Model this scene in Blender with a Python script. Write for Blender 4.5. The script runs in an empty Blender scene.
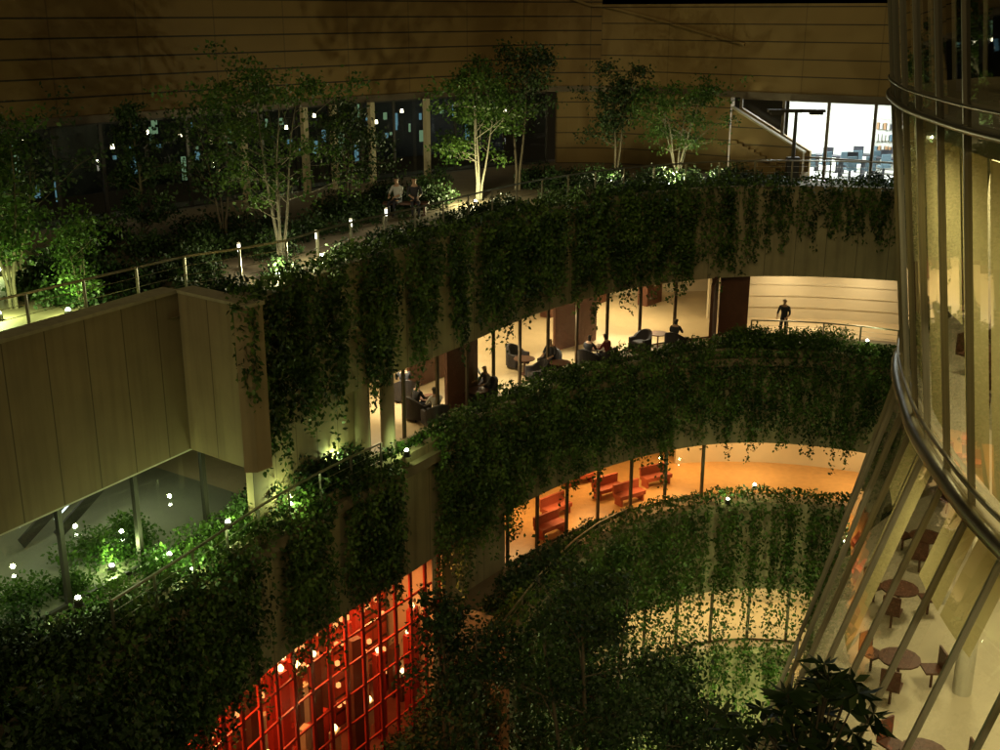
import bpy, math, random, bmesh
import numpy as np
from mathutils import Vector, noise as mnoise
random.seed(7); rng=np.random.default_rng(7)
sc=bpy.context.scene
CZ=25.0; ZA=18.2; ZB=12.2; ZC=6.2; ZL=2.8; ZG=-5.0
# ------------------------------------------------------------------ materials
def newmat(name):
    m=bpy.data.materials.new(name); m.use_nodes=True
    nt=m.node_tree; nt.nodes.clear()
    out=nt.nodes.new('ShaderNodeOutputMaterial'); return m,nt,out
def N(nt,t,**k):
    n=nt.nodes.new(t)
    for a,b in k.items(): setattr(n,a,b)
    return n
def math_(nt,op,a,b=None,c=None):
    n=nt.nodes.new('ShaderNodeMath'); n.operation=op
    for i,v in enumerate((a,b,c)):
        if v is None: continue
        if isinstance(v,(int,float)): n.inputs[i].default_value=v
        else: nt.links.new(v,n.inputs[i])
    return n.outputs[0]
def mixc(nt,f,a,b):
    n=nt.nodes.new('ShaderNodeMix'); n.data_type='RGBA'
    for i,v in ((0,f),(6,a),(7,b)):
        if isinstance(v,(int,float)): n.inputs[i].default_value=v
        elif isinstance(v,tuple): n.inputs[i].default_value=(*v,1)
        else: nt.links.new(v,n.inputs[i])
    return n.outputs[2]
def surf(name,col,rough=.7,metal=0,var=.25,scale=1.5,bump=0,joints=None,jw=.03,jc=.35,streak=0):
    m,nt,out=newmat(name)
    tc=N(nt,'ShaderNodeTexCoord')
    n1=N(nt,'ShaderNodeTexNoise'); n1.inputs['Scale'].default_value=scale; n1.inputs['Detail'].default_value=6
    nt.links.new(tc.outputs['Object'],n1.inputs['Vector'])
    dark=tuple(c*(1-var*1.4) for c in col); lite=tuple(min(1,c*(1+var)) for c in col)
    c=mixc(nt,n1.outputs['Fac'],dark,lite)
    if streak:
        mp=N(nt,'ShaderNodeMapping'); mp.inputs['Scale'].default_value=(3,3,.18)
        nt.links.new(tc.outputs['Object'],mp.inputs[0])
        n2=N(nt,'ShaderNodeTexNoise'); n2.inputs['Scale'].default_value=1.5; n2.inputs['Detail'].default_value=4
        nt.links.new(mp.outputs[0],n2.inputs['Vector'])
        f=math_(nt,'MULTIPLY',math_(nt,'SUBTRACT',n2.outputs['Fac'],.45),streak*4)
        f=math_(nt,'MINIMUM',math_(nt,'MAXIMUM',f,0),.75)
        c=mixc(nt,f,c,tuple(x*.35 for x in col))
    if joints:
        uv=N(nt,'ShaderNodeUVMap'); uv.uv_map='UVMap'
        sx=N(nt,'ShaderNodeSeparateXYZ'); nt.links.new(uv.outputs[0],sx.inputs[0])
        fac=None
        for comp,d in zip((0,1),joints):
            if not d: continue
            fr=math_(nt,'FRACT',math_(nt,'DIVIDE',sx.outputs[comp],d))
            g=math_(nt,'LESS_THAN',fr,jw/d)
            if comp==0 and joints[1]: g=math_(nt,'MULTIPLY',g,.35)
            fac=g if fac is None else math_(nt,'MAXIMUM',fac,g)
        c=mixc(nt,fac,c,tuple(x*jc for x in col))
    b=N(nt,'ShaderNodeBsdfPrincipled'); b.inputs['Roughness'].default_value=rough; b.inputs['Metallic'].default_value=metal
    nt.links.new(c,b.inputs['Base Color'])
    if bump:
        bp=N(nt,'ShaderNodeBump'); bp.inputs['Strength'].default_value=bump
        n3=N(nt,'ShaderNodeTexNoise'); n3.inputs['Scale'].default_value=scale*12
        nt.links.new(tc.outputs['Object'],n3.inputs['Vector'])
        nt.links.new(n3.outputs['Fac'],bp.inputs['Height']); nt.links.new(bp.outputs[0],b.inputs['Normal'])
    nt.links.new(b.outputs[0],out.inputs[0]); return m
def emis(name,col,s):
    m,nt,out=newmat(name); e=N(nt,'ShaderNodeEmission'); e.inputs[0].default_value=(*col,1); e.inputs[1].default_value=s
    nt.links.new(e.outputs[0],out.inputs[0]); m.cycles.emission_sampling='NONE'; return m
def glass(name,tint=(.9,.95,.9),refl=1.0):
    m,nt,out=newmat(name)
    t=N(nt,'ShaderNodeBsdfTransparent'); t.inputs[0].default_value=(*tint,1)
    g=N(nt,'ShaderNodeBsdfGlossy'); g.inputs['Roughness'].default_value=.02
    fr=N(nt,'ShaderNodeFresnel'); fr.inputs[0].default_value=1.5
    f=math_(nt,'MINIMUM',math_(nt,'MULTIPLY',fr.outputs[0],refl),1.0)
    mx=N(nt,'ShaderNodeMixShader'); nt.links.new(f,mx.inputs[0]); nt.links.new(t.outputs[0],mx.inputs[1]); nt.links.new(g.outputs[0],mx.inputs[2])
    nt.links.new(mx.outputs[0],out.inputs[0]); return m
def leafmat(name,dark,lite,trans=0):
    m,nt,out=newmat(name)
    at=N(nt,'ShaderNodeAttribute'); at.attribute_name='shade'
    c=mixc(nt,at.outputs['Fac'],dark,lite)
    b=N(nt,'ShaderNodeBsdfPrincipled'); b.inputs['Roughness'].default_value=.5; b.inputs['Specular IOR Level'].default_value=.3
    nt.links.new(c,b.inputs['Base Color'])
    if not trans: nt.links.new(b.outputs[0],out.inputs[0]); return m
    tr=N(nt,'ShaderNodeBsdfTranslucent'); nt.links.new(c,tr.inputs[0])
    mx=N(nt,'ShaderNodeMixShader'); mx.inputs[0].default_value=trans
    nt.links.new(b.outputs[0],mx.inputs[1]); nt.links.new(tr.outputs[0],mx.inputs[2]); nt.links.new(mx.outputs[0],out.inputs[0]); return m
M_conc=surf('concrete',(.34,.29,.18),.8,var=.2,streak=.4,joints=(1.2,0),jw=.025)
M_concL=surf('concrete_light',(.42,.37,.25),.8,var=.12,streak=.3)
M_box=surf('concrete_panel',(.29,.225,.13),.75,var=.15,streak=.3,joints=(1.05,0),jw=.03,jc=.4,bump=.08)
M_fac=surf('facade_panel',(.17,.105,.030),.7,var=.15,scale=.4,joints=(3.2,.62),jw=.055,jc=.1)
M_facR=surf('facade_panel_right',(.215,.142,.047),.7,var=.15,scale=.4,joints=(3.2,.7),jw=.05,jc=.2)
M_deck=surf('deck_paving',(.20,.155,.10),.7,scale=2)
M_ground=surf('ground_paving',(.06,.055,.05),.85)
M_soil=surf('soil',(.03,.024,.016),.95)
M_metal=surf('steel',(.45,.42,.35),.35,metal=.9,var=.05)
M_steelD=surf('dark_steel',(.05,.045,.04),.4,metal=.3,var=.1)
M_frame=surf('bronze_frame',(.12,.09,.06),.45,metal=.4,var=.1)
M_towfr=surf('tower_mullion_metal',(.30,.27,.20),.4,metal=.5,var=.1)
M_floorB=surf('floor_beige',(.44,.34,.20),.4,var=.12)
M_floorBay=surf('floor_bay_tile',(.18,.18,.13),.35,var=.12)
M_floorC=surf('floor_wood',(.44,.25,.09),.35,var=.2,scale=4)
M_floorR=surf('floor_red_carpet',(.16,.04,.02),.6,var=.3,scale=4)
M_wallB=surf('interior_wall',(.5,.42,.28),.7,var=.08)
M_wallT=surf('tower_core_wall',(.36,.32,.20),.7,var=.2,joints=(1.4,3.1),jw=.05)
M_wood=surf('wood_panel',(.10,.035,.018),.5,var=.25,scale=5)
M_white=surf('white_paint',(.75,.74,.68),.6,var=.05)
M_red=surf('red_lacquer',(.40,.03,.015),.4,var=.15)
M_bench=surf('bench_upholstery',(.34,.07,.03),.6,var=.15)
M_chair=surf('chair_fabric',(.035,.03,.035),.8,var=.2)
M_bark=surf('bark',(.12,.095,.06),.85,var=.3,scale=8)
M_barkL=surf('bark_pale',(.20,.18,.13),.8,var=.25,scale=8)
M_skin=surf('skin',(.5,.3,.2),.6,var=.05)
M_hair=surf('hair',(.012,.01,.009),.6,var=.1)
M_glass=glass('clear_glass',(.94,.95,.90))
M_glassT=glass('tower_glass',(.84,.85,.72),1.8)
M_glassD=glass('dark_glass',(.55,.6,.58),1.3)
M_ivy=leafmat('ivy_leaf',(.015,.040,.007),(.09,.165,.028))
M_ivyL=leafmat('ivy_leaf_lit',(.03,.07,.010),(.10,.18,.03))  # lighter copy of the ivy green, lit look of the lower tier put into colour
M_tree=leafmat('tree_leaf',(.025,.068,.010),(.10,.18,.032),.3)
M_treeD=leafmat('tree_leaf_dark',(.010,.026,.007),(.04,.075,.02))
M_lampG=emis('lamp_cool',(.9,1,.7),45)
M_dl=emis('downlight',(1,.85,.55),15)
M_screen=emis('screen_blue',(.30,.62,.75),.45)
M_screen2=emis('screen_green',(.5,.8,.45),.4)
M_post=emis('bollard_glow',(1,.95,.75),5)
M_blind,nt,out=newmat('blind_fabric')
d_=N(nt,'ShaderNodeBsdfDiffuse'); d_.inputs[0].default_value=(.36,.33,.20,1); t_=N(nt,'ShaderNodeBsdfTranslucent'); t_.inputs[0].default_value=(.7,.6,.3,1)
m_=N(nt,'ShaderNodeMixShader'); m_.inputs[0].default_value=.5; nt.links.new(d_.outputs[0],m_.inputs[1]); nt.links.new(t_.outputs[0],m_.inputs[2]); nt.links.new(m_.outputs[0],out.inputs[0])
# ------------------------------------------------------------------ geometry helpers
class MB:
    def __init__(s): s.v=[];s.f=[];s.uv=[];s.m=[]
    def quad(s,a,b,c,d,mi=0,uv=None):
        i=len(s.v); s.v+= [tuple(a),tuple(b),tuple(c),tuple(d)]; s.f.append((i,i+1,i+2,i+3)); s.m.append(mi)
        s.uv.append(uv or [(0,0),(1,0),(1,1),(0,1)])
    def hexa(s,P,mi=0):
        for q in ((0,3,2,1),(4,5,6,7),(0,1,5,4),(1,2,6,5),(2,3,7,6),(3,0,4,7)): s.quad(*[P[k] for k in q],mi=mi)
    def box(s,c,d,rot=0,mi=0):
        cx,cy,cz=c;hx,hy,hz=[q/2 for q in d];co,si=math.cos(rot),math.sin(rot)
        P=[]
        for z in(-hz,hz):
            for x,y in((-hx,-hy),(hx,-hy),(hx,hy),(-hx,hy)): P.append((cx+x*co-y*si,cy+x*si+y*co,cz+z))
        s.hexa(P,mi)
    def beam(s,p,q,w,d=None,mi=0,side=None):
        p=Vector(p);q=Vector(q);d=d or w;ax=(q-p).normalized()
        r=Vector(side) if side else (Vector((0,0,1)) if abs(ax.z)<.9 else Vector((1,0,0)))
        u=ax.cross(r).normalized();v=ax.cross(u)
        P=[]
        for b in(p,q):
            for a,c in((-1,-1),(1,-1),(1,1),(-1,1)): P.append(b+u*a*w/2+v*c*d/2)
        s.hexa(P,mi)
    def tube(s,pts,rad,n=6,mi=0,cap=True):
        rings=[];pts=[Vector(p) for p in pts]
        for i,p in enumerate(pts):
            ax=(pts[min(i+1,len(pts)-1)]-pts[max(i-1,0)]).normalized()
            r=Vector((0,1,0)) if abs(ax.z)>.7 else Vector((0,0,1))
            u=ax.cross(r).normalized();v=ax.cross(u);k=len(s.v)
            for j in range(n):
                a=2*math.pi*j/n; s.v.append(tuple(p+(u*math.cos(a)+v*math.sin(a))*rad[i]))
            rings.append(k)
        for a,b in zip(rings,rings[1:]):
            for j in range(n):
                s.f.append((a+j,a+(j+1)%n,b+(j+1)%n,b+j)); s.m.append(mi); s.uv.append([(0,0)]*4)
        if cap:
            for k in(rings[0],rings[-1]):
                s.f.append(tuple(range(k,k+n)));s.m.append(mi);s.uv.append([(0,0)]*n)
    def obj(s,name,mats,parent=None,smooth=False):
        me=bpy.data.meshes.new(name); me.from_pydata(s.v,[],s.f)
        if not isinstance(mats,(list,tuple)): mats=[mats]
        for m in mats: me.materials.append(m)
        me.polygons.foreach_set('material_index',s.m)
        ul=me.uv_layers.new(name='UVMap'); flat=[c for f in s.uv for p in f for c in p]
        ul.data.foreach_set('uv',flat)
        if smooth: me.polygons.foreach_set('use_smooth',[True]*len(s.f))
        me.update(); o=bpy.data.objects.new(name,me); sc.collection.objects.link(o)
        if parent: o.parent=parent
        return o
def empty(name,loc=(0,0,0)):
    e=bpy.data.objects.new(name,None); e.location=loc; sc.collection.objects.link(e); return e
def cat(P,n=8):
    P=[np.array(p,float) for p in P]; Q=[2*P[0]-P[1]]+P+[2*P[-1]-P[-2]]; out=[]
    for i in range(1,len(Q)-2):
        a,b,c,d=Q[i-1:i+3]
        for k in range(n):
            t=k/n; out.append(.5*((2*b)+(-a+c)*t+(2*a-5*b+4*c-d)*t*t+(-a+3*b-3*c+d)*t**3))
    out.append(P[-1]); return np.array(out)
def off(C,d):
    C=np.asarray(C,float); T=np.gradient(C,axis=0); T/=np.linalg.norm(T,axis=1)[:,None]
    return C+np.stack([-T[:,1],T[:,0]],1)*d
def arclen(C): return np.concatenate([[0],np.cumsum(np.linalg.norm(np.diff(C,axis=0),axis=1))])
def resample(C,step,n=None):
    L=arclen(C); n=n or max(2,int(round(L[-1]/step))+1); s=np.linspace(0,L[-1],n)
    return np.stack([np.interp(s,L,C[:,0]),np.interp(s,L,C[:,1])],1)
def sub(C,x0,x1):
    C=resample(np.asarray(C,float),.15); return C[(C[:,0]>=x0)&(C[:,0]<=x1)]
def wall(mb,C,z0,z1,th,mi=0):
    C=np.asarray(C,float); O=off(C,th); L=arclen(C); n=len(C)
    z0=np.broadcast_to(z0,(n,)); z1=np.broadcast_to(z1,(n,))
    for i in range(n-1):
        a,b=C[i],C[i+1];c,d=O[i],O[i+1];u0,u1=L[i],L[i+1]
        A0=(*a,z0[i]);A1=(*a,z1[i]);B0=(*b,z0[i+1]);B1=(*b,z1[i+1])
        a0=(*c,z0[i]);a1=(*c,z1[i]);b0=(*d,z0[i+1]);b1=(*d,z1[i+1])
        uv=[(u0,z0[i]),(u1,z0[i+1]),(u1,z1[i+1]),(u0,z1[i])]
        mb.quad(A0,B0,B1,A1,mi,uv); mb.quad(b0,a0,a1,b1,mi,[uv[1],uv[0],uv[3],uv[2]])
        mb.quad(A1,B1,b1,a1,mi,[(.3,.2)]*4); mb.quad(A0,a0,b0,B0,mi,[(.3,.2)]*4)
    for i in(0,-1): mb.quad((*C[i],z0[i]),(*O[i],z0[i]),(*O[i],z1[i]),(*C[i],z1[i]),mi,[(.2,z0[i]),(.4,z0[i]),(.4,z1[i]),(.2,z1[i])])
def sheet(mb,C,d0,d1,z,mi=0,t=None):
    strip(mb,off(C,d0),off(C,d1),z,mi,t)
def strip(mb,A,B,z,mi=0,t=None):
    for i in range(len(A)-1):
        if t: mb.hexa([(*A[i],z-t),(*A[i+1],z-t),(*B[i+1],z-t),(*B[i],z-t),(*A[i],z),(*A[i+1],z),(*B[i+1],z),(*B[i],z)],mi)
        else: mb.quad((*A[i],z),(*A[i+1],z),(*B[i+1],z),(*B[i],z),mi)
def W(name,C,z0,z1,th,mat,parent=None):
    mb=MB(); wall(mb,C,z0,z1,th); return mb.obj(name,mat,parent)
def light(name,t,loc,e,col,parent=None,size=.1,rot=None,spot=None,blend=.6):
    l=bpy.data.lights.new(name,t); l.energy=e; l.color=col
    if t=='AREA': l.size=size
    else: l.shadow_soft_size=size
    if t=='SPOT': l.spot_size=math.radians(spot); l.spot_blend=blend
    o=bpy.data.objects.new(name,l); o.location=loc
    if rot is not None: o.rotation_euler=rot
    sc.collection.objects.link(o)
    if parent: o.parent=parent
    return o
def leaves(name,C,size,mat,parent=None,down=.3,aspect=.62,shade=None,D=None):
    C=np.asarray(C,float); n=len(C); size=np.broadcast_to(size,(n,))*rng.uniform(.65,1.25,n)
    d=rng.normal(size=(n,3)) if D is None else D+rng.normal(size=(n,3))*.25
    d[:,2]-=down*1.5; d/=np.linalg.norm(d,axis=1)[:,None]
    r=rng.normal(size=(n,3)); s=np.cross(d,r); s/=np.linalg.norm(s,axis=1)[:,None]+1e-9
    nn=np.cross(s,d)
    sz=size[:,None]
    V=np.stack([C,C+d*sz*.45+s*sz*aspect/2+nn*sz*.1,C+d*sz,C+d*sz*.45-s*sz*aspect/2+nn*sz*.1],1).reshape(-1,3)
    me=bpy.data.meshes.new(name); me.vertices.add(4*n); me.vertices.foreach_set('co',V.ravel())
    me.loops.add(4*n); me.loops.foreach_set('vertex_index',np.arange(4*n,dtype=np.int32))
    me.polygons.add(n); me.polygons.foreach_set('loop_start',np.arange(0,4*n,4,dtype=np.int32))
    if shade is None: shade=np.array([mnoise.noise(Vector(p)*1.3) for p in C])*.9+.45
    shade=np.clip(shade+rng.normal(size=n)*.2,0,1)
    at=me.attributes.new('shade','FLOAT','POINT'); at.data.foreach_set('value',np.repeat(shade,4).astype(np.float32))
    me.materials.append(mat); me.update(); me.validate()
    o=bpy.data.objects.new(name,me); sc.collection.objects.link(o)
    if parent: o.parent=parent
    return o
def n1(x,seed=0,f=1.): return mnoise.noise(Vector((x*f,seed*7.3,seed*1.7)))
def ivy(name,C,ztop,lenf,gaps=(),bulge=.35,size=.15,mat=M_ivy,spacing=.06,dens=18,mound=.3,keep=None,seed=1,gapw=.22,back=.55,thin=None):
    C=resample(np.asarray(C,float),.05); L=arclen(C); tot=L[-1]
    T=np.gradient(C,axis=0);T/=np.linalg.norm(T,axis=1)[:,None]; In=np.stack([T[:,1],-T[:,0]],1)
    pts=[]; s=0
    while s<tot:
        s+=spacing*random.uniform(.5,1.5)
        x=np.interp(s,L,C[:,0])
        ing=any(abs(x-g)<(gapw*random.uniform(.5,1.3)) for g in gaps)
        if ing and random.random()<.93: continue
        if keep and random.random()>keep(x)*(1+.9*n1(s,seed+5,2.2)): continue
        l=lenf(x)*(1+.28*n1(s,seed,1.1)+.25*n1(s,seed+3,4.))*random.uniform(.66,1.08)
        if random.random()<.1: l*=random.uniform(1.1,1.3)
        m=int(l*dens); ph=random.uniform(0,6)
        for k in range(m):
            t=(k+random.random())/m
            ss=min(max(s+.12*math.sin(ph+t*4)+random.gauss(0,.04+.03*t),0),tot)
            i=min(int(ss/.05),len(C)-1)
            z=ztop-t*l+random.gauss(0,.04)
            if thin and random.random()<thin(z): continue
            bl=bulge*(.5+.9*(mnoise.noise(Vector((ss*1.1,z*1.1,seed)))+.35))*(1-.45*t)
            dd=max(.03,random.uniform(0,1)*max(bl,.08)+.03)
            pts.append((C[i,0]+In[i,0]*dd,C[i,1]+In[i,1]*dd,z))
    if mound:
        for k in range(int(tot*mound*420)):
            ss=random.uniform(0,tot);i=min(int(ss/.05),len(C)-1)
            if keep and random.random()>keep(C[i,0])*1.2+.15: continue
            dd=random.uniform(-back,.25)
            z=ztop+random.random()*mound*(1+1.2*n1(ss,seed+9,1.4))*(1-(dd/(back+.1))**2*.6)
            pts.append((C[i,0]+In[i,0]*dd,C[i,1]+In[i,1]*dd,z))
    return leaves(name,np.array(pts),size,mat,down=.6)
def tree(name,base,H,R,stems=3,nleaf=3500,ls=.13,lm=M_tree,bm=M_bark,c0=.35,spread=.35,tr=.06,cl=.2,narrow=False):
    e=empty(name,base); mb=MB(); cs=[]
    for s in range(stems):
        a=2*math.pi*s/stems+random.uniform(-.5,.5)
        top=Vector((math.cos(a)*R*spread*random.uniform(.5,1.5),math.sin(a)*R*spread*random.uniform(.5,1.5),H*random.uniform(.76,.97)))
        if stems==1: top.x*=.3;top.y*=.3
        P=[]
        for k in range(8):
            t=k/7; p=Vector((top.x*t**1.1,top.y*t**1.1,top.z*t))
            p.x+=.12*math.sin(t*5+a*3)*t*min(R,1);p.y+=.12*math.cos(t*4+a*2)*t*min(R,1); P.append(p)
        P[0]=Vector((math.cos(a)*.08*(stems>1),math.sin(a)*.08*(stems>1),0))
        mb.tube(P,[tr*(1-.85*k/7) for k in range(8)],6)
        nb=max(6,int(24/stems)+3)
        for b in range(nb):
            t=c0+(1-c0)*(b+random.random())/nb; k=min(int(t*7),6);p=P[k].lerp(P[k+1],t*7-k)
            an=random.uniform(0,6.28); prof=math.sin(math.pi*min(1,(t-c0*.6)/(1-c0*.6)*.85+.12))
            if narrow: prof=1.1-t
            l=R*(.3+.8*prof)*random.uniform(.35,1.25)*(1 if narrow else .9)
            d=Vector((math.cos(an),math.sin(an),random.uniform(.0,.9)))
            Q=[p,p+d*l*.35,p+d*l*.7+Vector((0,0,.06)),p+d*l+Vector((0,0,-.05*l))]
            r0=tr*(1-.8*t)*.55
            mb.tube(Q,[r0,r0*.7,r0*.45,r0*.15],4,cap=False)
            cs+= [Q[2],Q[3],Q[3]]
            for j in range(3):
                d2=Vector((random.gauss(0,1),random.gauss(0,1),random.uniform(-.2,.8))).normalized()
                q=Q[1].lerp(Q[3],random.random()); q2=q+d2*l*random.uniform(.25,.5)
                mb.tube([q,q2],[r0*.35,r0*.12],3,cap=False); cs.append(q2)
    mb.obj('trunk',bm,e,True)
    cs=np.array([tuple(c) for c in cs]); w=rng.uniform(.1,1.6,len(cs))**1.5;w/=w.sum()
    idx=rng.choice(len(cs),nleaf,p=w); sh=rng.uniform(.1,.9,len(cs))
    P=cs[idx]+rng.normal(size=(nleaf,3))*cl*np.array([1,1,.6])
    leaves('foliage',P,ls,lm,e,down=.25,shade=sh[idx]); return e
def shrubs(name,spots,mat=M_tree,ls=.1,dens=900):
    pts=[];shd=[]
    for x,y,z,r in spots:
        s0=random.uniform(.1,.9)
        for k in range(int(dens*r*r*1.6)):
            v=Vector((random.gauss(0,1),random.gauss(0,1),abs(random.gauss(0,1)))).normalized()*r*random.random()**.45*(1+.35*mnoise.noise(Vector((x+k%7,y,z))))
            pts.append((x+v.x,y+v.y,z+v.z*1.1)); shd.append(s0)
    return leaves(name,np.array(pts),ls,mat,down=0,shade=np.array(shd))
def uplight(x,y,z,e=120,col=(.8,1,.45),name='garden_uplight',mat=M_lampG,r=.06,hz=.42):
    p=empty(name,(x,y,z)); mb=MB(); mb.tube([(0,0,0),(0,0,.12),(0,0,.16)],[.09,.1,.08],8); mb.tube([(0,0,-.02),(0,0,0)],[.13,.13],8); mb.obj('housing',M_steelD,p)
    b=MB(); b.tube([(0,0,.161),(0,0,.2),(0,0,.22)],[r,r*.8,r*.3],8); b.obj('lens',mat,p)
    light('bulb','POINT',(0,0,hz),e,col,p,.06); return p
# ------------------------------------------------------------------ plan curves
cA=cat([(-5.9,26.6),(-4.1,30.9),(-1.5,35.0),(1.5,39.8),(5.3,43.6),(10,45.6),(15.5,44.9),(21,42)])
cB=cat([(-14,10.5),(-9.6,18.2),(-7.3,22.8),(-5.2,27.5),(-2.6,31.6),(0.3,36.0),(3.8,39.9),(7.6,42.3),(11,42.7),(14.6,41.4),(19.5,38)])
cC=cat([(-3.2,22),(-1.6,26.5),(0.2,31),(2.1,35.6),(4.2,38.9),(7,41),(10.3,41.9),(14,40.9),(18.5,37.5)])
cF=cat([(-30,22),(-22,30),(-15.6,36.6),(-12.3,40.4),(-6.2,47.7),(-.5,53),(2.6,54.8),(6.3,54.2),(10.5,51),(16.3,47.1),(24,42.5)])
boxP=np.array([(-18,7.5),(-9.9,21.9),(-7.55,26.2),(-5.6,24.7),(-5.85,26.5)])
# ------------------------------------------------------------------ ground
mb=MB(); mb.quad((-400,-400,ZG),(400,-400,ZG),(400,600,ZG),(-400,600,ZG)); mb.obj('ground',M_ground)
# ------------------------------------------------------------------ terraced building
B=empty('terraced_mall_building')
eA=np.vstack([boxP[:2],[(-7.5,26.3),(-6.0,26.9)],off(cA,.15)[2:],[(24,40)]])
mb=MB(); strip(mb,resample(eA,0,90),resample(off(cF,1.5),0,90),ZA,0)
mb.quad((-7.6,26.25,ZA-.006),(-5.62,24.75,ZA-.006),(-5.86,26.9,ZA-.006),(-7.0,27.3,ZA-.006))
mb.obj('roof_deck',M_deck,B)
mb=MB(); wall(mb,cA,14.8,18.45,.3); mb.obj('planted_wall_upper',M_conc,B)
for i in range(3): W('bay_wall',[boxP[i],boxP[i+1]],14.85,18.75,.45,M_box,B)
W('bay_wall_end',[boxP[3],boxP[4]],14.85,18.7,.3,M_box,B)
for i in range(3):
    a,b=boxP[i],boxP[i+1]; d=(b-a)/np.linalg.norm(b-a); nrm=np.array([-d[1],d[0]])
    W('bay_coping',[a-nrm*.04-d*.03,b-nrm*.04+d*.03],18.753+.003*i,18.83+.003*i,.53,M_concL,B)
mb=MB(); sheet(mb,cA,.02,9,14.95,0,.1); mb.obj('ceiling_b',M_white,B)
bx=np.array([(-18,7.5),(-9.9,21.9),(-7.55,26.2),(-5.9,28.6)])
mb=MB(); sheet(mb,bx,.02,7,14.9,0,.1); mb.obj('ceiling_bay',M_white,B)
mb=MB(); mb.quad((-7.55,26.2,14.86),(-5.6,24.7,14.86),(-5.85,26.6,14.86),(-5.95,28.3,14.86)); mb.obj('bay_soffit',M_box,B)
mb=MB(); sheet(mb,cB,0,13,ZB,0,.3); mb.obj('slab_b',M_deck,B)
mb=MB(); sheet(mb,cA[3:],.3,8.5,ZB+.012); mb.obj('floor_b',M_floorB,B)
mb=MB(); sheet(mb,bx,.3,6.5,ZB+.016); mb.obj('floor_bay',M_floorBay,B)
W('planted_wall_middle',off(cB,.25),8.6,ZB+.28,.3,M_conc,B)
W('planter_kerb',off(sub(cB,-5,16),1.0),ZB,ZB+.3,.12,M_concL,B)
mb=MB(); sheet(mb,sub(cB,-9.5,16),.55,1.0,ZB+.2); mb.obj('planter_soil',M_soil,B)
cBr=sub(cB,-.9,19.6); cCr=sub(cC,.9,18.6); cBl=sub(cB,-14,-.9)
mb=MB(); strip(mb,resample(off(cCr,.3),0,60),resample(cBr,0,60),ZC,0,.3); strip(mb,cBr,off(cBr,14),ZC,0,.3); mb.obj('slab_c',M_deck,B)
mb=MB(); strip(mb,resample(sub(cC,-3.3,.95),0,30),resample(cBl[40:],0,30),ZL,0,.3); mb.obj('lower_terrace_slab',M_deck,B)
W('terrace_step_wall',[(-1.6,34.3),(1.2,32.6)],ZL-.3,ZC-.01,-.25,M_conc,B)
mb=MB(); sheet(mb,sub(cB,-.2,18),.7,9,ZC+.012); mb.obj('floor_c',M_floorC,B)
mb=MB(); sheet(mb,cB,.28,10,8.75,0,.12); mb.obj('ceiling_c',M_white,B)
W('back_wall_b',off(cA,8.4),ZB,15,.2,M_wallB,B)
W('back_wall_bay',off(bx,6.4),ZB,15,.2,M_wallB,B)
W('back_wall_c',off(sub(cB,-.5,18),8.6),ZC,8.7,.2,M_wallB,B)
W('divider_b',[(-4.6,31.7),(-9,38)],ZB,14.9,.2,M_wallB,B)
W('divider_c',[(-2.0,33.0),(-6.5,38)],ZL,8.7,.2,M_wallB,B)
def glazing(name,C,z0,z1,step,fr=.07,mat=M_glass,fm=M_frame,parent=B,trans=None,fd=.12):
    C=resample(np.asarray(C,float),step); g=MB(); f=MB()
    T=np.gradient(C,axis=0)
    for i,p in enumerate(C):
        f.beam((*p,z0),(*p,z1),fr,fd,side=(T[i,0],T[i,1],0))
        if i<len(C)-1:
            q=C[i+1]; g.quad((*p,z0+.02),(*q,z0+.02),(*q,z1-.02),(*p,z1-.02))
            for z in [z0+.04,z1-.04]+list(trans or []): f.beam((*p,z),(*q,z),fr*.8,fr*.8)
    e=empty(name); e.parent=parent
    g.obj('panes',mat,e); f.obj('frames',fm,e); return C
wB=off(cA,.32)
glazing('windows_b',sub(wB,-3.9,8.7),ZB+.02,14.82,1.75)
W('wall_b_left',sub(wB,-6.3,-3.9),ZB,14.8,.2,M_box,B)
mb=MB()
for x,y in((-4.0,31.4),(-3.35,32.3)): mb.tube([(x,y,ZB),(x,y,14.82)],[.22,.22],16)
mb.obj('columns_b',M_concL,B,True)
glazing('windows_bay',off(bx,.45),ZB+.02,14.84,2.3,fr=.12,fm=M_steelD)
mb=MB()
for x,y,a,w in((-1.3,37.0,.9,1.6),(8.6,44.9,1.3,2.2),(9.6,45.9,.1,1.2),(3.0,44.4,.75,2.4),(-2.6,39.6,.95,2.2)):
    mb.box((x,y,ZB+1.35),(w,.12,2.6),a)
mb.obj('wood_partition',M_wood,B)
mb=MB()
for k in range(9):
    i=np.argmin(abs(cA[:,0]-(-3+k*1.5))); p=off(cA,6.5+(k%2))[i]
    mb.box((*p,ZB+.5),(1.3,.5,1.0),.9)
mb.obj('sideboards',M_wood,B)
bw=off(sub(cA,9.6,20),3.3)
mb=MB(); wall(mb,bw,ZB,14.9,.2)
for k in range(5): wall(mb,off(bw,-.04),ZB+.5+k*.5,ZB+.53+k*.5,.03)
mb.obj('gallery_wall',M_wallB,B)
W('gallery_ledge',off(sub(cB,10,19),1.5),ZB,ZB+.5,.25,M_concL,B)
wC=off(cB,.65)
glazing('windows_c',sub(wC,.2,8.2),ZC+.02,8.62,1.6,fr=.08)
W('pier_c',sub(wC,-1.9,.2),ZL,8.6,.3,M_conc,B)
W('gallery_wall_c',off(sub(cB,8.4,18),4.2),ZC,8.62,.2,M_wallB,B)
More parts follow.
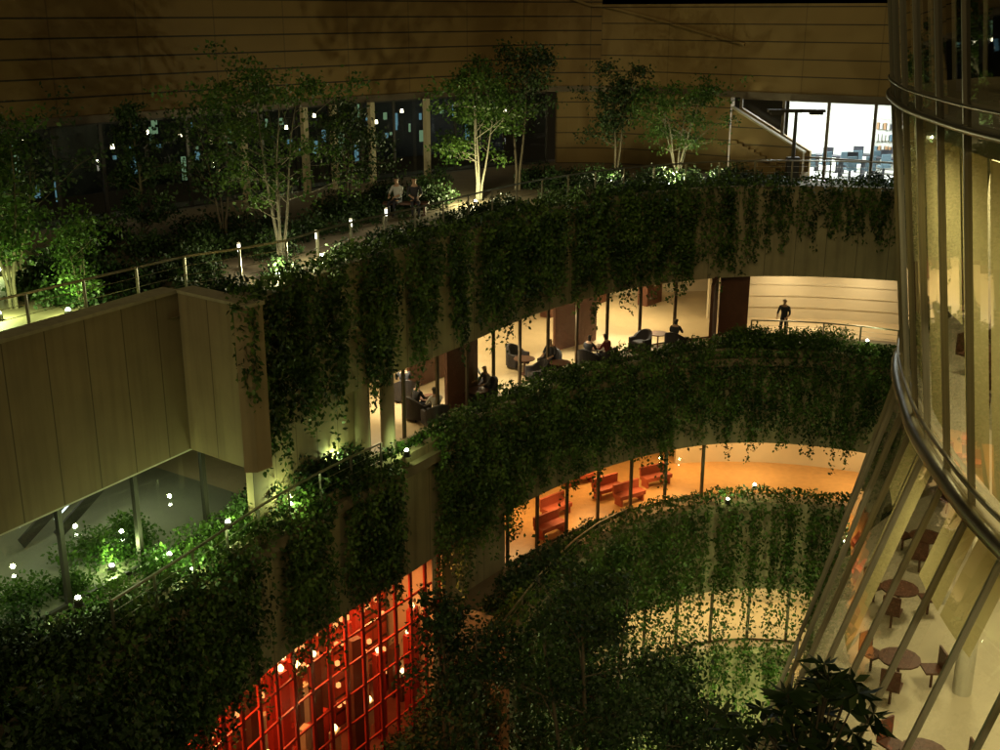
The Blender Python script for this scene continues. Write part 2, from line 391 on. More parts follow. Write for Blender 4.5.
# red rooms under the left terrace
rC=off(cB,.35); rs=sub(rC,-9.2,-1.9)
glazing('red_room_windows',rs,ZL+.02,8.6,.75,fr=.07,fm=M_red,trans=[3.8,4.8,5.8,6.8,7.7])
M_redglow=surf('red_wall',(.42,.055,.02),.6,var=.35,joints=(.7,.55),jw=.1,jc=.12)
W('red_back_wall',off(rs,2.2),ZL,8.6,.2,M_redglow,B)
mb=MB(); sheet(mb,rs,.1,3.2,ZL+.02); mb.obj('red_room_floor',M_floorR,B)
mb=MB(); g=MB()
for k in range(85):
    i=random.randrange(len(rs)); p=off(rs,random.uniform(.5,2.0))[i]; z=random.uniform(3.4,7.6)
    mb.box((*p,ZL+(z-ZL)/2),(random.uniform(.12,.5),.22,z-ZL),random.uniform(.6,1.3),mi=(0,1,0,2)[k%4])
    if k%3==0: g.tube([(*p,z+.02),(*p,z+.1),(*p,z+.2)],[.07,.1,.04],8)
for k in range(44):
    i=int(k*len(rs)/44); p=off(rs,2.12)[i]
    for z in(3.7,4.5,5.2,5.9,6.6,7.3,8.0):
        if random.random()<.6: g.box((*p,z+random.uniform(-.1,.1)),(.12,.1,.14),.8,mi=1)
mb.obj('display_cabinets',[M_red,M_wood,M_wallB],B); g.obj('lanterns',[emis('paper_lantern',(1,.62,.25),6),emis('shelf_glow',(1,.35,.1),1.8)],B)
W('terrace_coping_c',off(sub(cC,.3,18.5),-.1),ZC+.0,ZC+.35,.4,M_concL,B)
W('planted_wall_lower',off(sub(cC,.3,18.5),.02),2.7,ZC-.004,.27,M_conc,B)
mb=MB(); sheet(mb,sub(cC,.95,18.5),.02,6,.02,0,.3); mb.obj('floor_d',M_floorB,B)
W('planted_wall_base',off(cC,.05),ZG,-.29,.3,M_conc,B)
W('back_wall_d',off(sub(cC,1,18),4),0.03,2.7,.2,M_wallB,B)
glazing('windows_d',off(sub(cC,3,17),.6),.03,2.7,1.6)
W('wall_d_left',off(sub(cC,-3.2,3),.08),-.28,2.49,.2,M_conc,B)
# ------------------------------------------------------------------ upper facade
U=empty('curved_upper_facade')
C=resample(cF,.5)
left=C[:np.argmin(np.abs(C[:,0]-4.5)+(C[:,1]<50)*50)+1]; right=C[len(left)-1:]
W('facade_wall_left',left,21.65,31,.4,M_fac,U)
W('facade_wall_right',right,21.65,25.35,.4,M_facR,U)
W('window_head_band',off(C,-.08),21.5,21.75,.3,M_frame,U)
mb=MB(); r2=off(right,-.1); L=arclen(r2); k=L<7
a=r2[k]; zz=25.3-np.linspace(0,1,len(a))*1.6
lf=off(left,-.1)[-14:-1]; z2=25.3+np.linspace(1.9,0,len(lf))
wall(mb,np.vstack([lf,a]),np.concatenate([z2,zz])-.05,np.concatenate([z2,zz])+.05,.12); mb.obj('sloping_string_course',M_facR,U)
gl=C[C[:,0]<2.4]; glazing('roof_level_windows',gl,ZA+.05,21.5,1.7,fr=.08,mat=M_glassD,fm=M_steelD,parent=U)
W('blank_wall',C[(C[:,0]>=2.3)&(C[:,0]<10.3)],ZA,21.65,.35,M_facR,U)
W('room_back_left',off(gl,6),ZA,21.6,.2,M_steelD,U)
mb=MB(); sheet(mb,gl,.1,6,21.6,0,.08); mb.obj('room_ceiling_left',M_steelD,U)
mb=MB()
for px in (-7.8,-6.9,-5.6,-9.9,-3.4):
    i=np.argmin(abs(C[:,0]-px)+(C[:,1]<20)*9); p=off(C,-.35)[i]; mb.box((*p,(ZA+21.5)/2),(.22,.22,3.3),.8)
mb.obj('facade_columns',M_concL,U)
def inside(x,dd):
    i=np.argmin(abs(C[:,0]-x)); return off(C,dd)[i]
mb=MB()
for k in range(60):
    x=random.uniform(-17,1.5); p=inside(x,random.uniform(1.0,5)); mb.box((*p,ZA+random.uniform(.8,2.8)),(random.uniform(.05,.22),.08,random.uniform(.1,.9)),.8,mi=k%2)
mb.obj('illuminated_displays',[M_screen,M_screen2],U)
mb=MB()
for k in range(14):
    x=-17+k*1.4; p=inside(x,1.2+(k%3)*.8); mb.tube([(*p,20.9-.3*(k%2)),(*p,20.75-.3*(k%2))],[.05,.07],8)
mb.obj('pendant_lamps',M_dl,U)
wr=C[(C[:,0]>=10.2)&(C[:,0]<24)]
glazing('lounge_windows',wr,ZA+.05,21.5,1.9,fr=.09,parent=U,trans=[ZA+.95])
W('lounge_back_wall',off(wr,5.5),ZA,21.6,.2,M_white,U)
mb=MB(); sheet(mb,wr,.1,5.5,21.6,0,.08); mb.obj('lounge_ceiling',M_white,U)
mb=MB(); sheet(mb,wr,.1,5.5,ZA+.012); mb.obj('lounge_floor',M_white,U)
M_bk=[surf('book_%d'%i,c,.7) for i,c in enumerate(((.5,.5,.45),(.1,.16,.2),(.35,.2,.1),(.04,.04,.05)))]
mb=MB()
def insr(x,dd):
    i=np.argmin(abs(wr[:,0]-x)); return off(wr,dd)[i]
for kx in(14.6,16.9,18.4):
    p=insr(kx,5.1); mb.box((*p,ZA+1.15),(1.0,.3,2.2),-.6,mi=1)
    for j in range(4):
        for b in range(6):
            q=insr(kx,4.9); mb.box((q[0]+(b-2.5)*.13,q[1]-(b-2.5)*.09,ZA+.45+j*.5),(.1,.12,random.uniform(.2,.36)),-.6,mi=random.randrange(1,5))
for kx,dd in((11.9,1.4),(12.9,3.0),(14.0,1.8),(16.6,1.5),(13.6,4.2),(15.2,3.4)):
    p=insr(kx,dd); mb.box((*p,ZA+.72),(1.3,.7,.06),-.6,mi=4)
    for s in(-.5,.5): mb.box((p[0]+s*.8,p[1]-s*.55,ZA+.35),(.06,.5,.7),-.6,mi=4)
    for s in(-.4,.4):
        mb.box((p[0]+.1+s,p[1]-.75,ZA+.45),(.42,.45,.08),.2,mi=2); mb.box((p[0]+.1+s,p[1]-.95,ZA+.75),(.42,.07,.5),.2,mi=2)
        mb.box((p[0]+.1+s,p[1]-.75,ZA+.2),(.08,.08,.4),.2,mi=4)
    mb.box((p[0],p[1],ZA+.93),(.45,.05,.32),-.3,mi=4)
mb.obj('bookshelves_and_desks',[M_wood]+M_bk,U)
mb=MB()
for kx in(12,14,16): p=insr(kx,3.); mb.tube([(*p,20.9),(*p,20.6)],[.3,.36],14)
mb.obj('drum_lamps',emis('drum_lamp',(1,.97,.85),3),U)
# ------------------------------------------------------------------ seated furniture / people
def armchair(x,y,rot,z=ZB+.012):
    e=empty('armchair',(x,y,z)); e.rotation_euler=(0,0,rot); mb=MB()
    mb.box((0,.02,.3),(.56,.56,.24))
    n=12
    for i in range(n):
        a0=math.pi+math.pi*i/n; a1=math.pi+math.pi*(i+1)/n
        def q(a,r,z): return (math.cos(a)*r,math.sin(a)*r*1.0+.05,z)
        h0=.55+.3*math.sin(math.pi*i/n);h1=.55+.3*math.sin(math.pi*(i+1)/n)
        mb.hexa([q(a0,.3,.1),q(a1,.3,.1),q(a1,.42,.1),q(a0,.42,.1),q(a0,.32,h0),q(a1,.32,h1),q(a1,.43,h1),q(a0,.43,h0)])
    mb.box((-.36,.18,.33),(.1,.3,.46));mb.box((.36,.18,.33),(.1,.3,.46))
    for a in(-.25,.25):
        for b in(-.2,.25): mb.tube([(a,b,0),(a,b,.2)],[.02,.025],6)
    mb.obj('seat_and_back',M_chair,e); return e
def table(x,y,z=ZB+.012,h=.6,r=.4):
    e=empty('cafe_table',(x,y,z)); mb=MB(); mb.tube([(0,0,h-.03),(0,0,h)],[r,r],20); mb.tube([(0,0,0),(0,0,h-.03)],[.03,.03],8); mb.tube([(0,0,0),(0,0,.02)],[.2,.2],16); mb.obj('top_and_pedestal',M_wood,e); return e
def person(x,y,z,rot,shirt,trouser,sit=True,armv=0,lean=0.):
    e=empty('seated_person' if sit else 'standing_person',(x,y,z)); e.rotation_euler=(0,0,rot)
    V=[];R=[];K=[];E=[]
    def v(p,r,k,par=None):
        V.append(p);R.append(r);K.append(k)
        if par is not None: E.append((par,len(V)-1))
        return len(V)-1
    b=.5 if sit else .92; l=lean
    pe=v((0,0,b),(.15,.11),'t'); sp=v((0,-.02+l*.3,b+.22),(.13,.10),'s',pe); ch=v((0,l*.7,b+.42),(.155,.11),'s',sp)
    nk=v((0,.01+l,b+.57),(.055,.055),'k',ch); hb=v((0,.03+l*1.1,b+.66),(.065,.075),'k',nk); hm=v((0,.045+l*1.1,b+.74),(.077,.095),'k',hb); ht=v((0,.04+l*1.1,b+.81),(.06,.075),'h',hm)
    for s in(-1,1):
        sh=v((s*.18,l*.8,b+.48),(.065,.065),'s',ch)
        if sit:
            el=v((s*.25,.10+l,b+.26),(.045,.045),'s',sh); wr=v((s*(.14+.05*armv),.33+l,b+.2+.12*armv*(s>0)),(.03,.025),'k',el)
        else:
            el=v((s*.25,.06,b+.22),(.045,.045),'s',sh); wr=v((s*.2,.28,b+.13),(.03,.025),'k',el)
        d=Vector(V[wr])-Vector(V[el]); d.normalize(); w=Vector(V[wr])
        pm=v(tuple(w+d*.07),(.038,.016),'k',wr)
        hp=v((s*.09,0,b-.02),(.09,.09),'t',pe)
        if sit:
            kn=v((s*.11,.44,b-.0),(.062,.062),'t',hp); an=v((s*.11,.42,.10),(.04,.045),'t',kn); to=v((s*.12,.58,.04),(.04,.03),'b',an)
        else:
            kn=v((s*.10,.03,.48),(.06,.06),'t',hp); an=v((s*.10,-.01,.09),(.04,.045),'t',kn); to=v((s*.11,.16,.035),(.04,.03),'b',an)
    me=bpy.data.meshes.new('b'); me.from_pydata(V,E,[]); o=bpy.data.objects.new('b',me); sc.collection.objects.link(o)
    o.modifiers.new('s','SKIN'); o.modifiers.new('u','SUBSURF').levels=1
    for i,r in enumerate(R): me.skin_vertices[0].data[i].radius=r
    me.skin_vertices[0].data[0].use_root=True
    dg=bpy.context.evaluated_depsgraph_get(); nm=bpy.data.meshes.new_from_object(o.evaluated_get(dg)); bpy.data.objects.remove(o)
    nm.materials.clear()
    for m in(shirt,trouser,M_skin,M_hair): nm.materials.append(m)
    SV=np.array(V,float); mp={'s':0,'t':1,'k':2,'h':3,'b':3}
    for p in nm.polygons:
        c=np.array(p.center); i=int(np.argmin(np.linalg.norm(SV-c,axis=1))); kk=mp[K[i]]
        if K[i]=='k' and c[2]>b+.6 and (c[1]<V[hm][1]-.03 or c[2]>b+.81): kk=3
        p.material_index=kk; p.use_smooth=True
    bo=bpy.data.objects.new('body',nm); sc.collection.objects.link(bo); bo.parent=e
    f=MB()
    for i,kk in enumerate(K):
        if R[i]==(.038,.016):
            c=Vector(V[i]); w=Vector(V[i-1]); d=(c-w).normalized(); sd=d.cross(Vector((0,0,1))).normalized(); dn=Vector((0,0,-1)); s=1 if c.x>0 else -1
            for j in range(4):
                q=c+d*.02+sd*(j-1.5)*.02; ll=[.06,.075,.07,.055][j]
                f.tube([q,q+d*ll*.5+dn*.006,q+d*ll+dn*.035],[.009,.0085,.006],5)
            q=c-d*.03-sd*s*.035; f.tube([q,q+d*.03-sd*.02*s,q+d*.055-sd*.022*s+dn*.01],[.011,.01,.007],5)
    hc=Vector(V[hm])
    f.tube([hc+Vector((0,.085,.03)),hc+Vector((0,.112,-.005)),hc+Vector((0,.09,-.015))],[.006,.013,.008],5)
    for s in(-1,1): f.tube([hc+Vector((s*.072,0,.025)),hc+Vector((s*.084,-.008,.0)),hc+Vector((s*.074,0,-.03))],[.008,.014,.006],5)
    f.obj('fingers_nose_ears',M_skin,e,True)
    g=MB()
    for s in(-1,1): g.tube([hc+Vector((s*.03,.084,.015)),hc+Vector((s*.03,.094,.015))],[.009,.005],6)
    g.beam(hc+Vector((-.02,.09,-.04)),hc+Vector((.02,.09,-.04)),.006); g.obj('eyes_mouth',M_hair,e)
    return e
S_w=surf('shirt_white',(.6,.6,.58),.8,var=.05); S_d=surf('jacket_dark',(.03,.03,.04),.8); S_g=surf('sweater_grey',(.15,.14,.14),.8); S_r=surf('top_maroon',(.18,.03,.03),.8); T_d=surf('trousers',(.03,.03,.045),.85)
f=ZB+.012
for x,y,r,p in((-2.75,35.7,-.9,(S_d,.06)),(-2.05,35.0,.5,(S_w,.1)),(-.45,37.5,2.2,(S_g,.05)),(-.95,38.3,-.8,(S_w,.04)),(1.35,39.6,1.9,None),(1.9,40.9,2.6,(S_d,.05)),(3.3,41.3,-.6,(S_d,.06)),(4.05,41.5,.9,(S_r,.08)),(6.9,43.7,-.5,(S_d,.03)),(5.6,43.7,2.3,None),(-3.3,37.6,.2,(S_d,.05)),(.6,41.6,-2.3,None)):
    armchair(x,y,r)
    if p: person(x,y,f,r,p[0],T_d,True,random.random(),p[1])
for x,y in((-2.3,36.2),(-.8,37.0),(2.2,40.2),(3.7,42.1),(6.3,44.2),(.9,40.7)): table(x,y)
person(11.55,45.3,ZB+.012,2.6,S_d,T_d,False)
for x,y,r in((2.2,41.3,.75),(4.4,43.2,.6),(5.2,42.6,.6),(1.9,39.6,.75),(6.5,44.4,.5),(3.3,44.5,.5)):
    e=empty('lounge_bench',(x,y,ZC+.012)); e.rotation_euler=(0,0,r); mb=MB(); mb.box((0,0,.36),(1.3,.5,.16)); mb.box((0,.24,.62),(1.3,.1,.36))
    for a in(-.55,.55): mb.box((a,0,.14),(.08,.42,.28))
    mb.obj('seat_back_legs',M_bench,e)
e=empty('deck_bench',(-3.3,40.3,ZA)); mb=MB(); mb.box((0,0,.42),(1.6,.45,.07)); 
for a in(-.65,.65): mb.box((a,0,.19),(.08,.4,.38))
mb.obj('seat_legs',M_wood,e)
person(-3.6,40.3,ZA,2.7,S_w,T_d,True); person(-3.0,40.3,ZA,3.3,S_d,T_d,True)
# ------------------------------------------------------------------ railings
def railing(name,C,z,h=1.05,step=1.6,rails=5):
    e=empty(name); mb=MB(); P=resample(np.asarray(C,float),step)
    for i,p in enumerate(P):
        mb.beam((*p,z),(*p,z+h),.055)
        if i<len(P)-1:
            q=P[i+1]; mb.beam((*p,z+h),(*q,z+h),.05)
            for k in range(1,rails): mb.beam((*p,z+h*k/rails),(*q,z+h*k/rails),.012)
    mb.obj('posts_and_rails',M_metal,e); return P
rA=np.vstack([off(boxP[:3],1.0)[:2],[(-7.6,27.6),(-6.9,28.2)],off(cA,.75)[4:]])
railing('deck_railing',rA,ZA,1.15,1.5,5)
railing('terrace_railing',off(sub(cB,-8.0,-3.2),.15),ZB+.3,.8,1.3,3)
railing('gallery_railing',off(sub(cB,10,18),1.6),ZB+.5,.6,1.4,3)
railing('ledge_railing',off(sub(cC,.35,5),.25),ZC+.35,.6,1.5,3)
for i,(x,y) in enumerate(((-5.35,33.2),(-4.6,35.2),(-3.7,37.2),(-7.2,31.3))):
    e=empty('bollard_lamp',(x,y,ZA)); mb=MB(); mb.tube([(0,0,0),(0,0,.5)],[.045,.045],8); mb.tube([(0,0,.72),(0,0,.75)],[.06,.05],8); mb.obj('post',M_metal,e)
    g=MB(); g.tube([(0,0,.5),(0,0,.72)],[.04,.04],8); g.obj('diffuser',M_post,e); light('bulb','POINT',(0,0,.9),18,(1,.9,.6),e,.05)
e=empty('roof_stair'); mb=MB()
wall(mb,np.array([(9.9,50.2),(12.6,48.4)]),ZA,[21.1,19.4],.25); wall(mb,np.array([(10.4,51.0),(13.1,49.2)]),ZA,[21.1,19.4],.2)
for k in range(12):
    t=k/12; mb.box((10.3+2.6*t,50.4-1.7*t,ZA+(1.5-1.35*t)),(.3,1.1,.14),-.56)
mb.obj('stair_walls_and_treads',M_facR,e)
mb=MB(); wall(mb,np.array([(9.86,50.16),(12.6,48.34)]),[21.1,19.4],[21.18,19.48],.32); mb.obj('stair_coping',M_concL,e)
e=empty('floodlight_mast',(12.0,47.6,ZA)); mb=MB(); mb.tube([(0,0,0),(0,0,2.95)],[.09,.07],8); mb.box((0,0,3.0),(2.3,.3,.12)); mb.box((-.8,0,2.9),(.5,.34,.1)); mb.box((.8,0,2.9),(.5,.34,.1)); mb.box((0,0,.7),(.5,.3,.9)); mb.obj('mast_and_head',M_steelD,e)
# ------------------------------------------------------------------ right glass tower
TW=empty('curved_glass_tower')
R0=cat([(11,5),(9.0,9),(8.2,13),(7.95,16.6),(8.1,19.2),(8.6,22.5),(10,27.2),(12.8,31.5),(17,34.5)],8)
R0=resample(R0,.5)
sh=np.interp(np.arange(len(R0)),np.linspace(0,len(R0)-1,9),[3.2,3.4,3.6,3.6,3.3,2.8,2.0,1.4,1.0])
def ring(h):
    if h<=8: return off(R0,1.9*(8-h)/13.*.9)
    k=min((h-8)/11.,1); o1=off(R0,1.0)-R0; return R0+o1*sh[:,None]*k
hs=[-6,-2.2,1.7,4.8,8,11.4,15,19,30]
rings=[ring(h) for h in hs]
g=MB();fm=MB()
for hi,(h,h2) in enumerate(zip(hs,hs[1:])):
    A=rings[hi];Bq=rings[hi+1]
    for i in range(0,len(A)-1):
        g.quad((*A[i],CZ-h),(*A[i+1],CZ-h),(*Bq[i+1],CZ-h2),(*Bq[i],CZ-h2))
    for i in range(0,len(A)-1,3):
        t=A[i+1]-A[i]; fm.beam((*A[i],CZ-h),(*Bq[i],CZ-h2),.12,.05,side=(t[0],t[1],0))
    if h in(15,19):
        for i in range(len(A)-1): fm.beam((*A[i],CZ-h),(*A[i+1],CZ-h),.045)
g.obj('curtain_wall_glass',M_glassT,TW,True); fm.obj('mullions',M_towfr,TW)
bl=MB()
def blind(h0,h1,i):
    for k in range(i,i+3):
        if k+1>=len(R0): return
        n=4
        for j in range(n):
            ha=h0+(h1-h0)*j/n; hb=h0+(h1-h0)*(j+1)/n; A=off(ring(ha),-.32);Bq=off(ring(hb),-.32)
            t0=.12 if k==i else 0; t1=.88 if k==i+2 else 1
            a0=A[k]+(A[k+1]-A[k])*t0;a1=A[k]+(A[k+1]-A[k])*t1;b0=Bq[k]+(Bq[k+1]-Bq[k])*t0;b1=Bq[k]+(Bq[k+1]-Bq[k])*t1
            bl.quad((*a0,CZ-ha),(*a1,CZ-ha),(*b1,CZ-hb),(*b0,CZ-hb))
for n_,i in enumerate(range(0,len(R0)-3,3)):
    if n_%5!=2: blind(2.15,(7.7,7.7,5.2,7.7)[n_%4],i)
    if n_%3!=1: blind(8.5,(10.0,11.3,12.7)[n_%3 if n_%2 else 0],i)
    if n_%4==0: blind(14.7,17,i)
bl.obj('roller_blinds',M_blind,TW)
fm=MB()
P=[(*p,CZ-8) for p in off(R0,.12)]; fm.tube(P,[.15]*len(P),10); P=[(*p,CZ-7.55) for p in off(R0,.14)]; fm.tube(P,[.045]*len(P),8)
r1=ring(1.7); P=[(*p,CZ-1.7) for p in off(r1,.1)]; fm.tube(P,[.06]*len(P),8); P=[(*p,CZ-1.35) for p in off(r1,.12)]; fm.tube(P,[.03]*len(P),8)
fm.obj('steel_bands',M_metal,TW,True)
fl=MB()
for h in(1.7,8.05,14.2,20.2):
    r=ring(h); sheet(fl,r,-.15,-6,CZ-h-.02,0,.35)
fl.obj('floor_slabs',M_wallB,TW)
W('core_wall',off(R0,-4.2),ZG,31,.2,M_wallT,TW)
fi=MB(); inn=off(R0,-1.6)
for i in range(0,len(inn),9): fi.tube([(*inn[i],ZG),(*inn[i],31)],[.2,.2],12)
fi.obj('interior_columns',M_concL,TW,True)
fu=MB()
for h in(8.05,14.2):
    r=off(ring(h),-2.0)
    for i in range(8,len(r)-8,7):
        x,y=r[i]; z=CZ-h; fu.tube([(x,y,z+.7),(x,y,z+.74)],[.45,.45],14); fu.tube([(x,y,z),(x,y,z+.7)],[.04,.04],6)
        for a in(0,2.1,4.2):
            cx,cy=x+math.cos(a)*.75,y+math.sin(a)*.75; fu.box((cx,cy,z+.45),(.42,.42,.05),a); fu.box((cx+math.cos(a)*.2,cy+math.sin(a)*.2,z+.7),(.04,.42,.45),a)
            fu.tube([(cx,cy,z),(cx,cy,z+.43)],[.03,.03],5)
fu.obj('tables_and_chairs',M_wood,TW)
for h,e_,ii in((2.2,230,(20,32,44)),(8.6,210,(20,32,44)),(14.7,260,(24,38)),(-3,12,(30,))):
    r=off(ring(max(h,-5)),-2.2)
    for i in ii: light('ceiling_lamp','AREA',(*r[i],CZ-h-.1),e_,(1,.9,.55),TW,1.2)
gl2=MB()
for h in(2.25,8.6,14.75):
    r=off(ring(max(h,-5)),-1.2)
    for i in range(14,len(r)-8,5): gl2.tube([(*r[i],CZ-h+.0),(*r[i],CZ-h-.05)],[.12,.12],10)
gl2.obj('recessed_downlights',M_dl,TW)
# ------------------------------------------------------------------ ivy
def lenA(x): return np.interp(x,[-6,-4,0,5,9,11,16],[4.1,3.8,3.7,3.6,3.2,2.5,2.0])
ivy('hanging_ivy_upper',cA,18.5,lenA,gaps=(-4.15,-2.9,-1.75,-.9,2.35,7.8,8.6,9.5,10.4),bulge=.5,keep=lambda x:np.interp(x,[0,9,11,13,17],[1,.95,.6,.45,.45]),seed=1,mound=.4,dens=24,spacing=.05)
ivy('hanging_ivy_middle',off(sub(cB,-1.9,19),.2),ZB+.45,lambda x:np.interp(x,[-2,0,1,6,10,16],[4.6,4.8,3.9,3.9,4.0,3.9]),bulge=.6,seed=2,mound=.45,dens=22,spacing=.055)
ivy('hanging_ivy_terrace',off(sub(cB,-9.5,-2.8),.2),ZB+.4,lambda x:np.interp(x,[-9,-7,-5,-3],[5.5,4.8,4.1,3.9]),gaps=(-4.55,-5.9),gapw=.24,bulge=.5,seed=3,mound=.35,dens=20,spacing=.05)
ivy('hanging_ivy_lower',sub(cC,.4,18),ZC+.45,lambda x:11,gaps=(8.3,9.6,10.6,12.0),gapw=.15,bulge=.7,seed=4,mound=.4,dens=15,spacing=.065,mat=M_ivyL,back=.9,size=.17,thin=lambda z:.45 if .4<z<2.6 else 0)
ivy('bay_vine',[boxP[3]+(-.25,.25),boxP[3],boxP[4]],18.8,lambda x:2.4,bulge=.15,seed=6,mound=.15,dens=20,spacing=.045)
sp=[]
for k in range(70):
    i=random.randrange(len(cA)-8); p=off(cA,random.uniform(.9,2.2))[i]; sp.append((p[0],p[1],ZA,random.uniform(.25,.6)))
shrubs('roof_garden_shrubs',sp,M_treeD,.12)
sp=[]
for k in range(80):
    x=random.uniform(-13,-2); y=np.interp(x,[-13,-8,-2],[30,31,44])+random.uniform(-1.5,6); sp.append((x,y,ZA,random.uniform(.3,.8)))
for k in range(50): sp.append((random.uniform(-12.5,-7.5),random.uniform(27,31),ZA,random.uniform(.2,.55)))
for k in range(50): sp.append((random.uniform(1,10.5),random.uniform(46.5,49.5),ZA,random.uniform(.3,.75)))
shrubs('roof_garden_groundcover',sp,M_treeD,.13,600)
sp=[]; tb=sub(cB,-10,-3.0)
for k in range(85):
    p=off(tb,random.uniform(.4,1.9))[random.randrange(len(tb))]; sp.append((p[0],p[1],ZB,random.uniform(.3,.75)))
for k in range(26):
    t=random.random(); q=off(bx,random.uniform(.9,2.4)); q=q[0]+(q[1]-q[0])*(.55+.45*t) if random.random()<.4 else q[1]+(q[2]-q[1])*t
    sp.append((q[0],q[1],ZB,random.uniform(.3,.6)))
shrubs('terrace_shrubs',sp,M_tree,.11,750)
sp=[]; tb=sub(cB,-12.5,-7.6)
for k in range(60):
    p=off(tb,random.uniform(.2,2.2))[random.randrange(len(tb))]; sp.append((p[0],p[1],ZB+random.uniform(0,.4),random.uniform(.4,.8)))
for k in range(26):
    x=random.uniform(-6.6,-4.2); sp.append((x,np.interp(x,[-6.6,-4.2],[27.4,30.9])-random.uniform(0,.7),ZB+random.uniform(0,1.0),random.uniform(.35,.65)))
shrubs('terrace_hedge',sp,M_treeD,.13,600)
sp=[]; tb=sub(cB,-2.9,15)
for k in range(75):
    p=off(tb,random.uniform(.3,.9))[random.randrange(len(tb))]; sp.append((p[0],p[1],ZB+.1,random.uniform(.2,.45)))
for k in range(30): sp.append((random.uniform(9,13.5),random.uniform(43.4,44.2),ZB+.2,random.uniform(.35,.75)))
shrubs('planter_shrubs',sp,M_tree,.11,900)
sp=[]
tb=sub(cC,.8,4.5)
for k in range(34):
    p=off(tb,random.uniform(.5,1.6))[random.randrange(len(tb))]; sp.append((p[0],p[1],ZC,random.uniform(.3,.7)))
tb=sub(cC,-3.2,.9)
for k in range(60):
    p=off(tb,random.uniform(.1,2.6))[random.randrange(len(tb))]; sp.append((p[0],p[1],ZL,random.uniform(.5,1.3)))
shrubs('lower_terrace_shrubs',sp,M_treeD,.14,500)
# ------------------------------------------------------------------ trees
tree('maple_tree',(-6.1,31.6,ZA),5.9,2.2,4,4800,.13,M_tree,M_barkL,.3,.4,.05,.22)
tree('maple_tree',(-.8,43.7,ZA),5.1,1.9,4,5000,.15,M_tree,M_barkL,.3,.35,.05,.22)
tree('maple_tree',(.7,46.2,ZA),6.0,1.4,2,3000,.15,M_treeD,M_bark,.4,.3,.06,.22)
tree('maple_tree',(4.9,49.0,ZA),5.0,1.4,3,3000,.15,M_treeD,M_bark,.35,.35,.06,.22)
tree('maple_tree',(7.4,48.3,ZA),4.1,1.8,5,4500,.14,M_tree,M_barkL,.35,.45,.05,.2)
tree('maple_tree',(-11.7,26.9,ZA),4.6,1.4,3,3800,.13,M_tree,M_bark,.25,.35,.05,.22)
tree('maple_tree',(-10.1,27.0,ZA),2.2,.9,3,2000,.11,M_tree,M_bark,.2,.35,.03,.16)
tree('conifer_tree',(-10.9,34.8,ZA),4.3,1.1,1,4500,.12,M_treeD,M_bark,.08,.1,.07,.14,True)
tree('maple_tree',(-5.3,40.2,ZA),3.9,1.5,3,3000,.14,M_treeD,M_bark,.3,.35,.05,.22)
tree('maple_tree',(-8.6,35.5,ZA),4.2,1.6,3,2600,.14,M_treeD,M_bark,.3,.35,.05,.25)
tree('maple_tree',(-13.4,31.5,ZA),4.4,1.8,3,3000,.14,M_treeD,M_bark,.3,.35,.05,.25)
tree('camphor_tree',(-7.7,18.9,ZG),19.2,2.0,2,9000,.16,M_treeD,M_bark,.8,.25,.16,.3)
tree('camphor_tree',(2.8,27.8,ZG),16.4,2.9,4,13500,.16,M_treeD,M_bark,.6,.45,.16,.3)
tree('camphor_tree',(-1.0,28.4,ZG),15.6,1.7,3,8000,.16,M_treeD,M_bark,.62,.4,.14,.28)
tree('camphor_tree',(-2.4,24.4,ZG),11.6,2.2,3,7500,.16,M_treeD,M_bark,.6,.35,.14,.32)
tree('camphor_tree',(5.4,29.5,ZG),11.6,2.4,3,8000,.17,M_treeD,M_bark,.5,.35,.14,.34)
tree('camphor_tree',(.6,24.5,ZG),11.4,2.6,3,9000,.16,M_treeD,M_bark,.5,.35,.14,.34)
e=empty('aralia_tree',(4.1,13.0,ZG)); mb=MB(); mb.tube([(0,0,0),(.05,0,12),(.0,0,19.8)],[.22,.14,.07],8); pts=[];D=[]
for k in range(80):
    a=random.uniform(0,6.28); z=random.uniform(18.8,21.8); l=random.uniform(.25,1.6)*(1.25-(z-18.8)/3.5)
    t=Vector((math.cos(a)*l,math.sin(a)*l,z+l*.25)); mb.tube([(0,0,min(z-.7,19.8)),tuple(t*1)],[.025,.01],4,cap=False)
    for j in range(11):
        b=2*math.pi*j/11; d=Vector((math.cos(b),math.sin(b),random.uniform(-.2,.35))); pts.append(tuple(t)); D.append(tuple(d*2.2))
mb.obj('trunk',M_bark,e,True); leaves('foliage',np.array(pts),.32,M_treeD,e,down=.1,aspect=.3,D=np.array(D))
# ------------------------------------------------------------------ lights
G=(.75,1,.35); WY=(1,.95,.5)
for x,y,z,en,c in((-5.9,30.0,ZA,170,WY),(-5.1,32.4,ZA,60,WY),(-.9,42.3,ZA,520,WY),(6.9,46.9,ZA,420,WY),(8.8,47.6,ZA,110,WY),(-10.1,26.1,ZA,80,G),(-11.6,25.8,ZA,130,G),(-13.5,30.5,ZA,50,G),(4.6,47.6,ZA,80,WY)):
    uplight(x,y,z,en,c)
for x,y,z,en in((-7.9,24.9,ZB+.3,50),(-6.8,26.3,ZB+.5,40),(-7.1,24.0,ZB+.35,40),(-5.45,27.5,ZB+.45,40),(-4.6,30.2,ZB+.4,70),(-2.75,31.6,ZB+.35,30),(-9.1,22.2,ZB+.6,30),(-9.3,24.9,ZB,60),
    (10.2,42.6,ZC+.6,15),(14.0,42.2,ZB+.7,12),(8.9,41.4,ZC+.5,15)):
    uplight(x,y,z,en,G)
def room(curve,d,z,xs,e_,col,size=1.4):
    O=off(curve,d)
    for x in xs:
        i=np.argmin(abs(O[:,0]-x)); light('ceiling_lamp','AREA',(*O[i],z),e_,col,B,size)
room(cA,3.2,14.8,(-4.2,-1,2.5,6.5),150,(1,.8,.46))
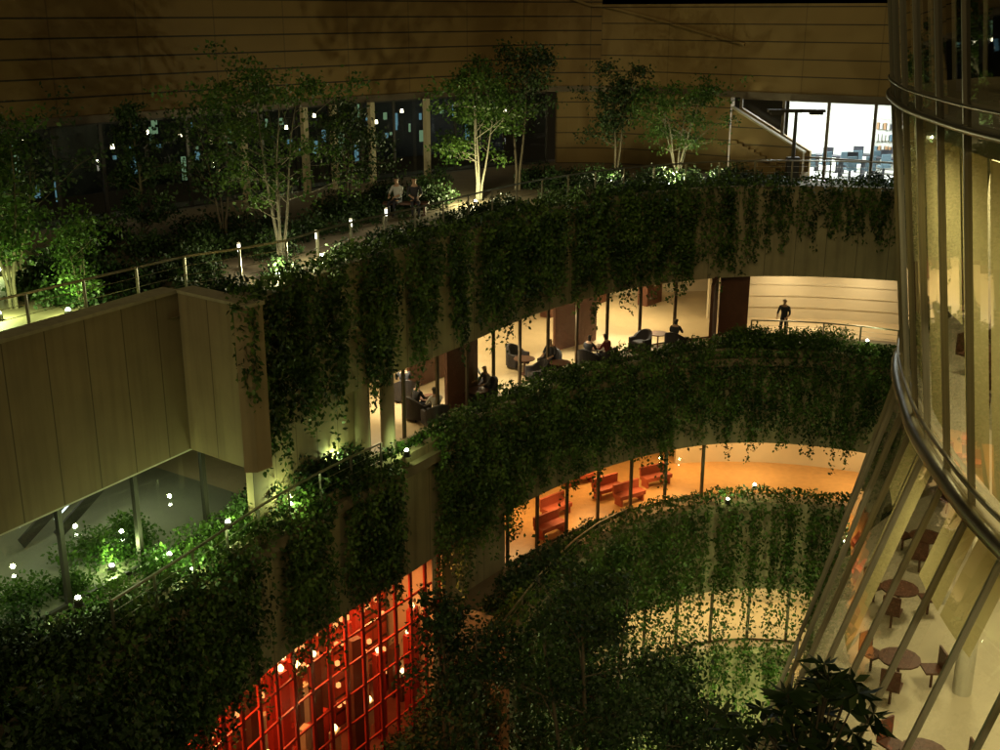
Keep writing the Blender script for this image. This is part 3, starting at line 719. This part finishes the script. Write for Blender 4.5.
room(cA,6,14.8,(-1.5,4),170,(1,.8,.46))
room(cA,1.9,14.8,(12,15.5),85,(1,.82,.5),.7)
room(cB,3.2,8.55,(.5,4,8),130,(1,.58,.22))
room(cB,2.4,8.5,(11,14.5),90,(1,.68,.3),.7)
room(rC,1.0,8.5,(-7.6,-5.8,-4.2,-2.8),150,(1,.36,.11),.5)
room(cC,2.6,2.6,(6,9,12),110,(1,.8,.4))
room(bx,3.,14.7,(-12,-9.6),60,(.9,1,.65),1.2)
room(wr,2.6,21.5,(12,14.5,17.5),380,(.88,.97,1),1.4)
room(gl,3,21.45,(-15,-9,-3),12,(.8,1,.75),1)
for x,y,z,en in((13.2,46.1,14.7,300),(5.2,44.5,14.7,650),(-3.2,37.0,14.7,500),(0.2,38.8,14.7,500),(2.6,42.0,14.7,650),(6.2,42.8,8.5,300),(2.6,40.6,8.5,240)):
    light('downlight','SPOT',(x,y,z),en,(1,.88,.6) if z>10 else (1,.6,.25),B,.08,(0,0,0),80)
for x,y,z,en in((9,36.2,ZG,1000),(12.4,36.0,ZG,700),(5.8,34.0,ZG,350)):
    uplight(x,y,z,en,(.85,1,.35))
e=empty('escalator'); mb=MB(); g=MB()
for s in(0,.9):
    a=Vector((-11.9+s*.8,26+s*.5,ZB+.2)); b=Vector((-10+s*.8,29.4+s*.5,ZB+2.2)); mb.beam(a,b,.06,.3); mb.beam(a+Vector((0,0,.55)),b+Vector((0,0,.55)),.07); g.beam(a+Vector((0,0,.45)),b+Vector((0,0,.45)),.05,.03)
mb.obj('balustrades',M_steelD,e); g.obj('handrail_light_strips',emis('light_strip',(.8,.93,1),2.0),e)
# ------------------------------------------------------------------ world, ambient, camera
w=bpy.data.worlds.new('World'); sc.world=w; w.use_nodes=True; nt=w.node_tree
bg=nt.nodes['Background']; sky=nt.nodes.new('ShaderNodeTexSky'); sky.sky_type='NISHITA'; sky.sun_disc=False
sky.sun_elevation=math.radians(-4); sky.sun_rotation=math.radians(200)
nt.links.new(sky.outputs[0],bg.inputs[0]); bg.inputs[1].default_value=.08
s=light('city_glow_sun','SUN',(0,-20,60),.46,(1,.78,.36)); s.data.angle=math.radians(25); s.rotation_euler=(math.radians(58),0,math.radians(-15))
cam=bpy.data.cameras.new('camera'); co=bpy.data.objects.new('camera',cam); sc.collection.objects.link(co)
cam.sensor_width=36; cam.lens=41.4; cam.clip_end=2000; co.location=(0,0,CZ); co.rotation_euler=(math.radians(90-17.5),0,0); sc.camera=co
sc.view_settings.view_transform='Standard'; sc.view_settings.look='None'; sc.view_settings.exposure=0
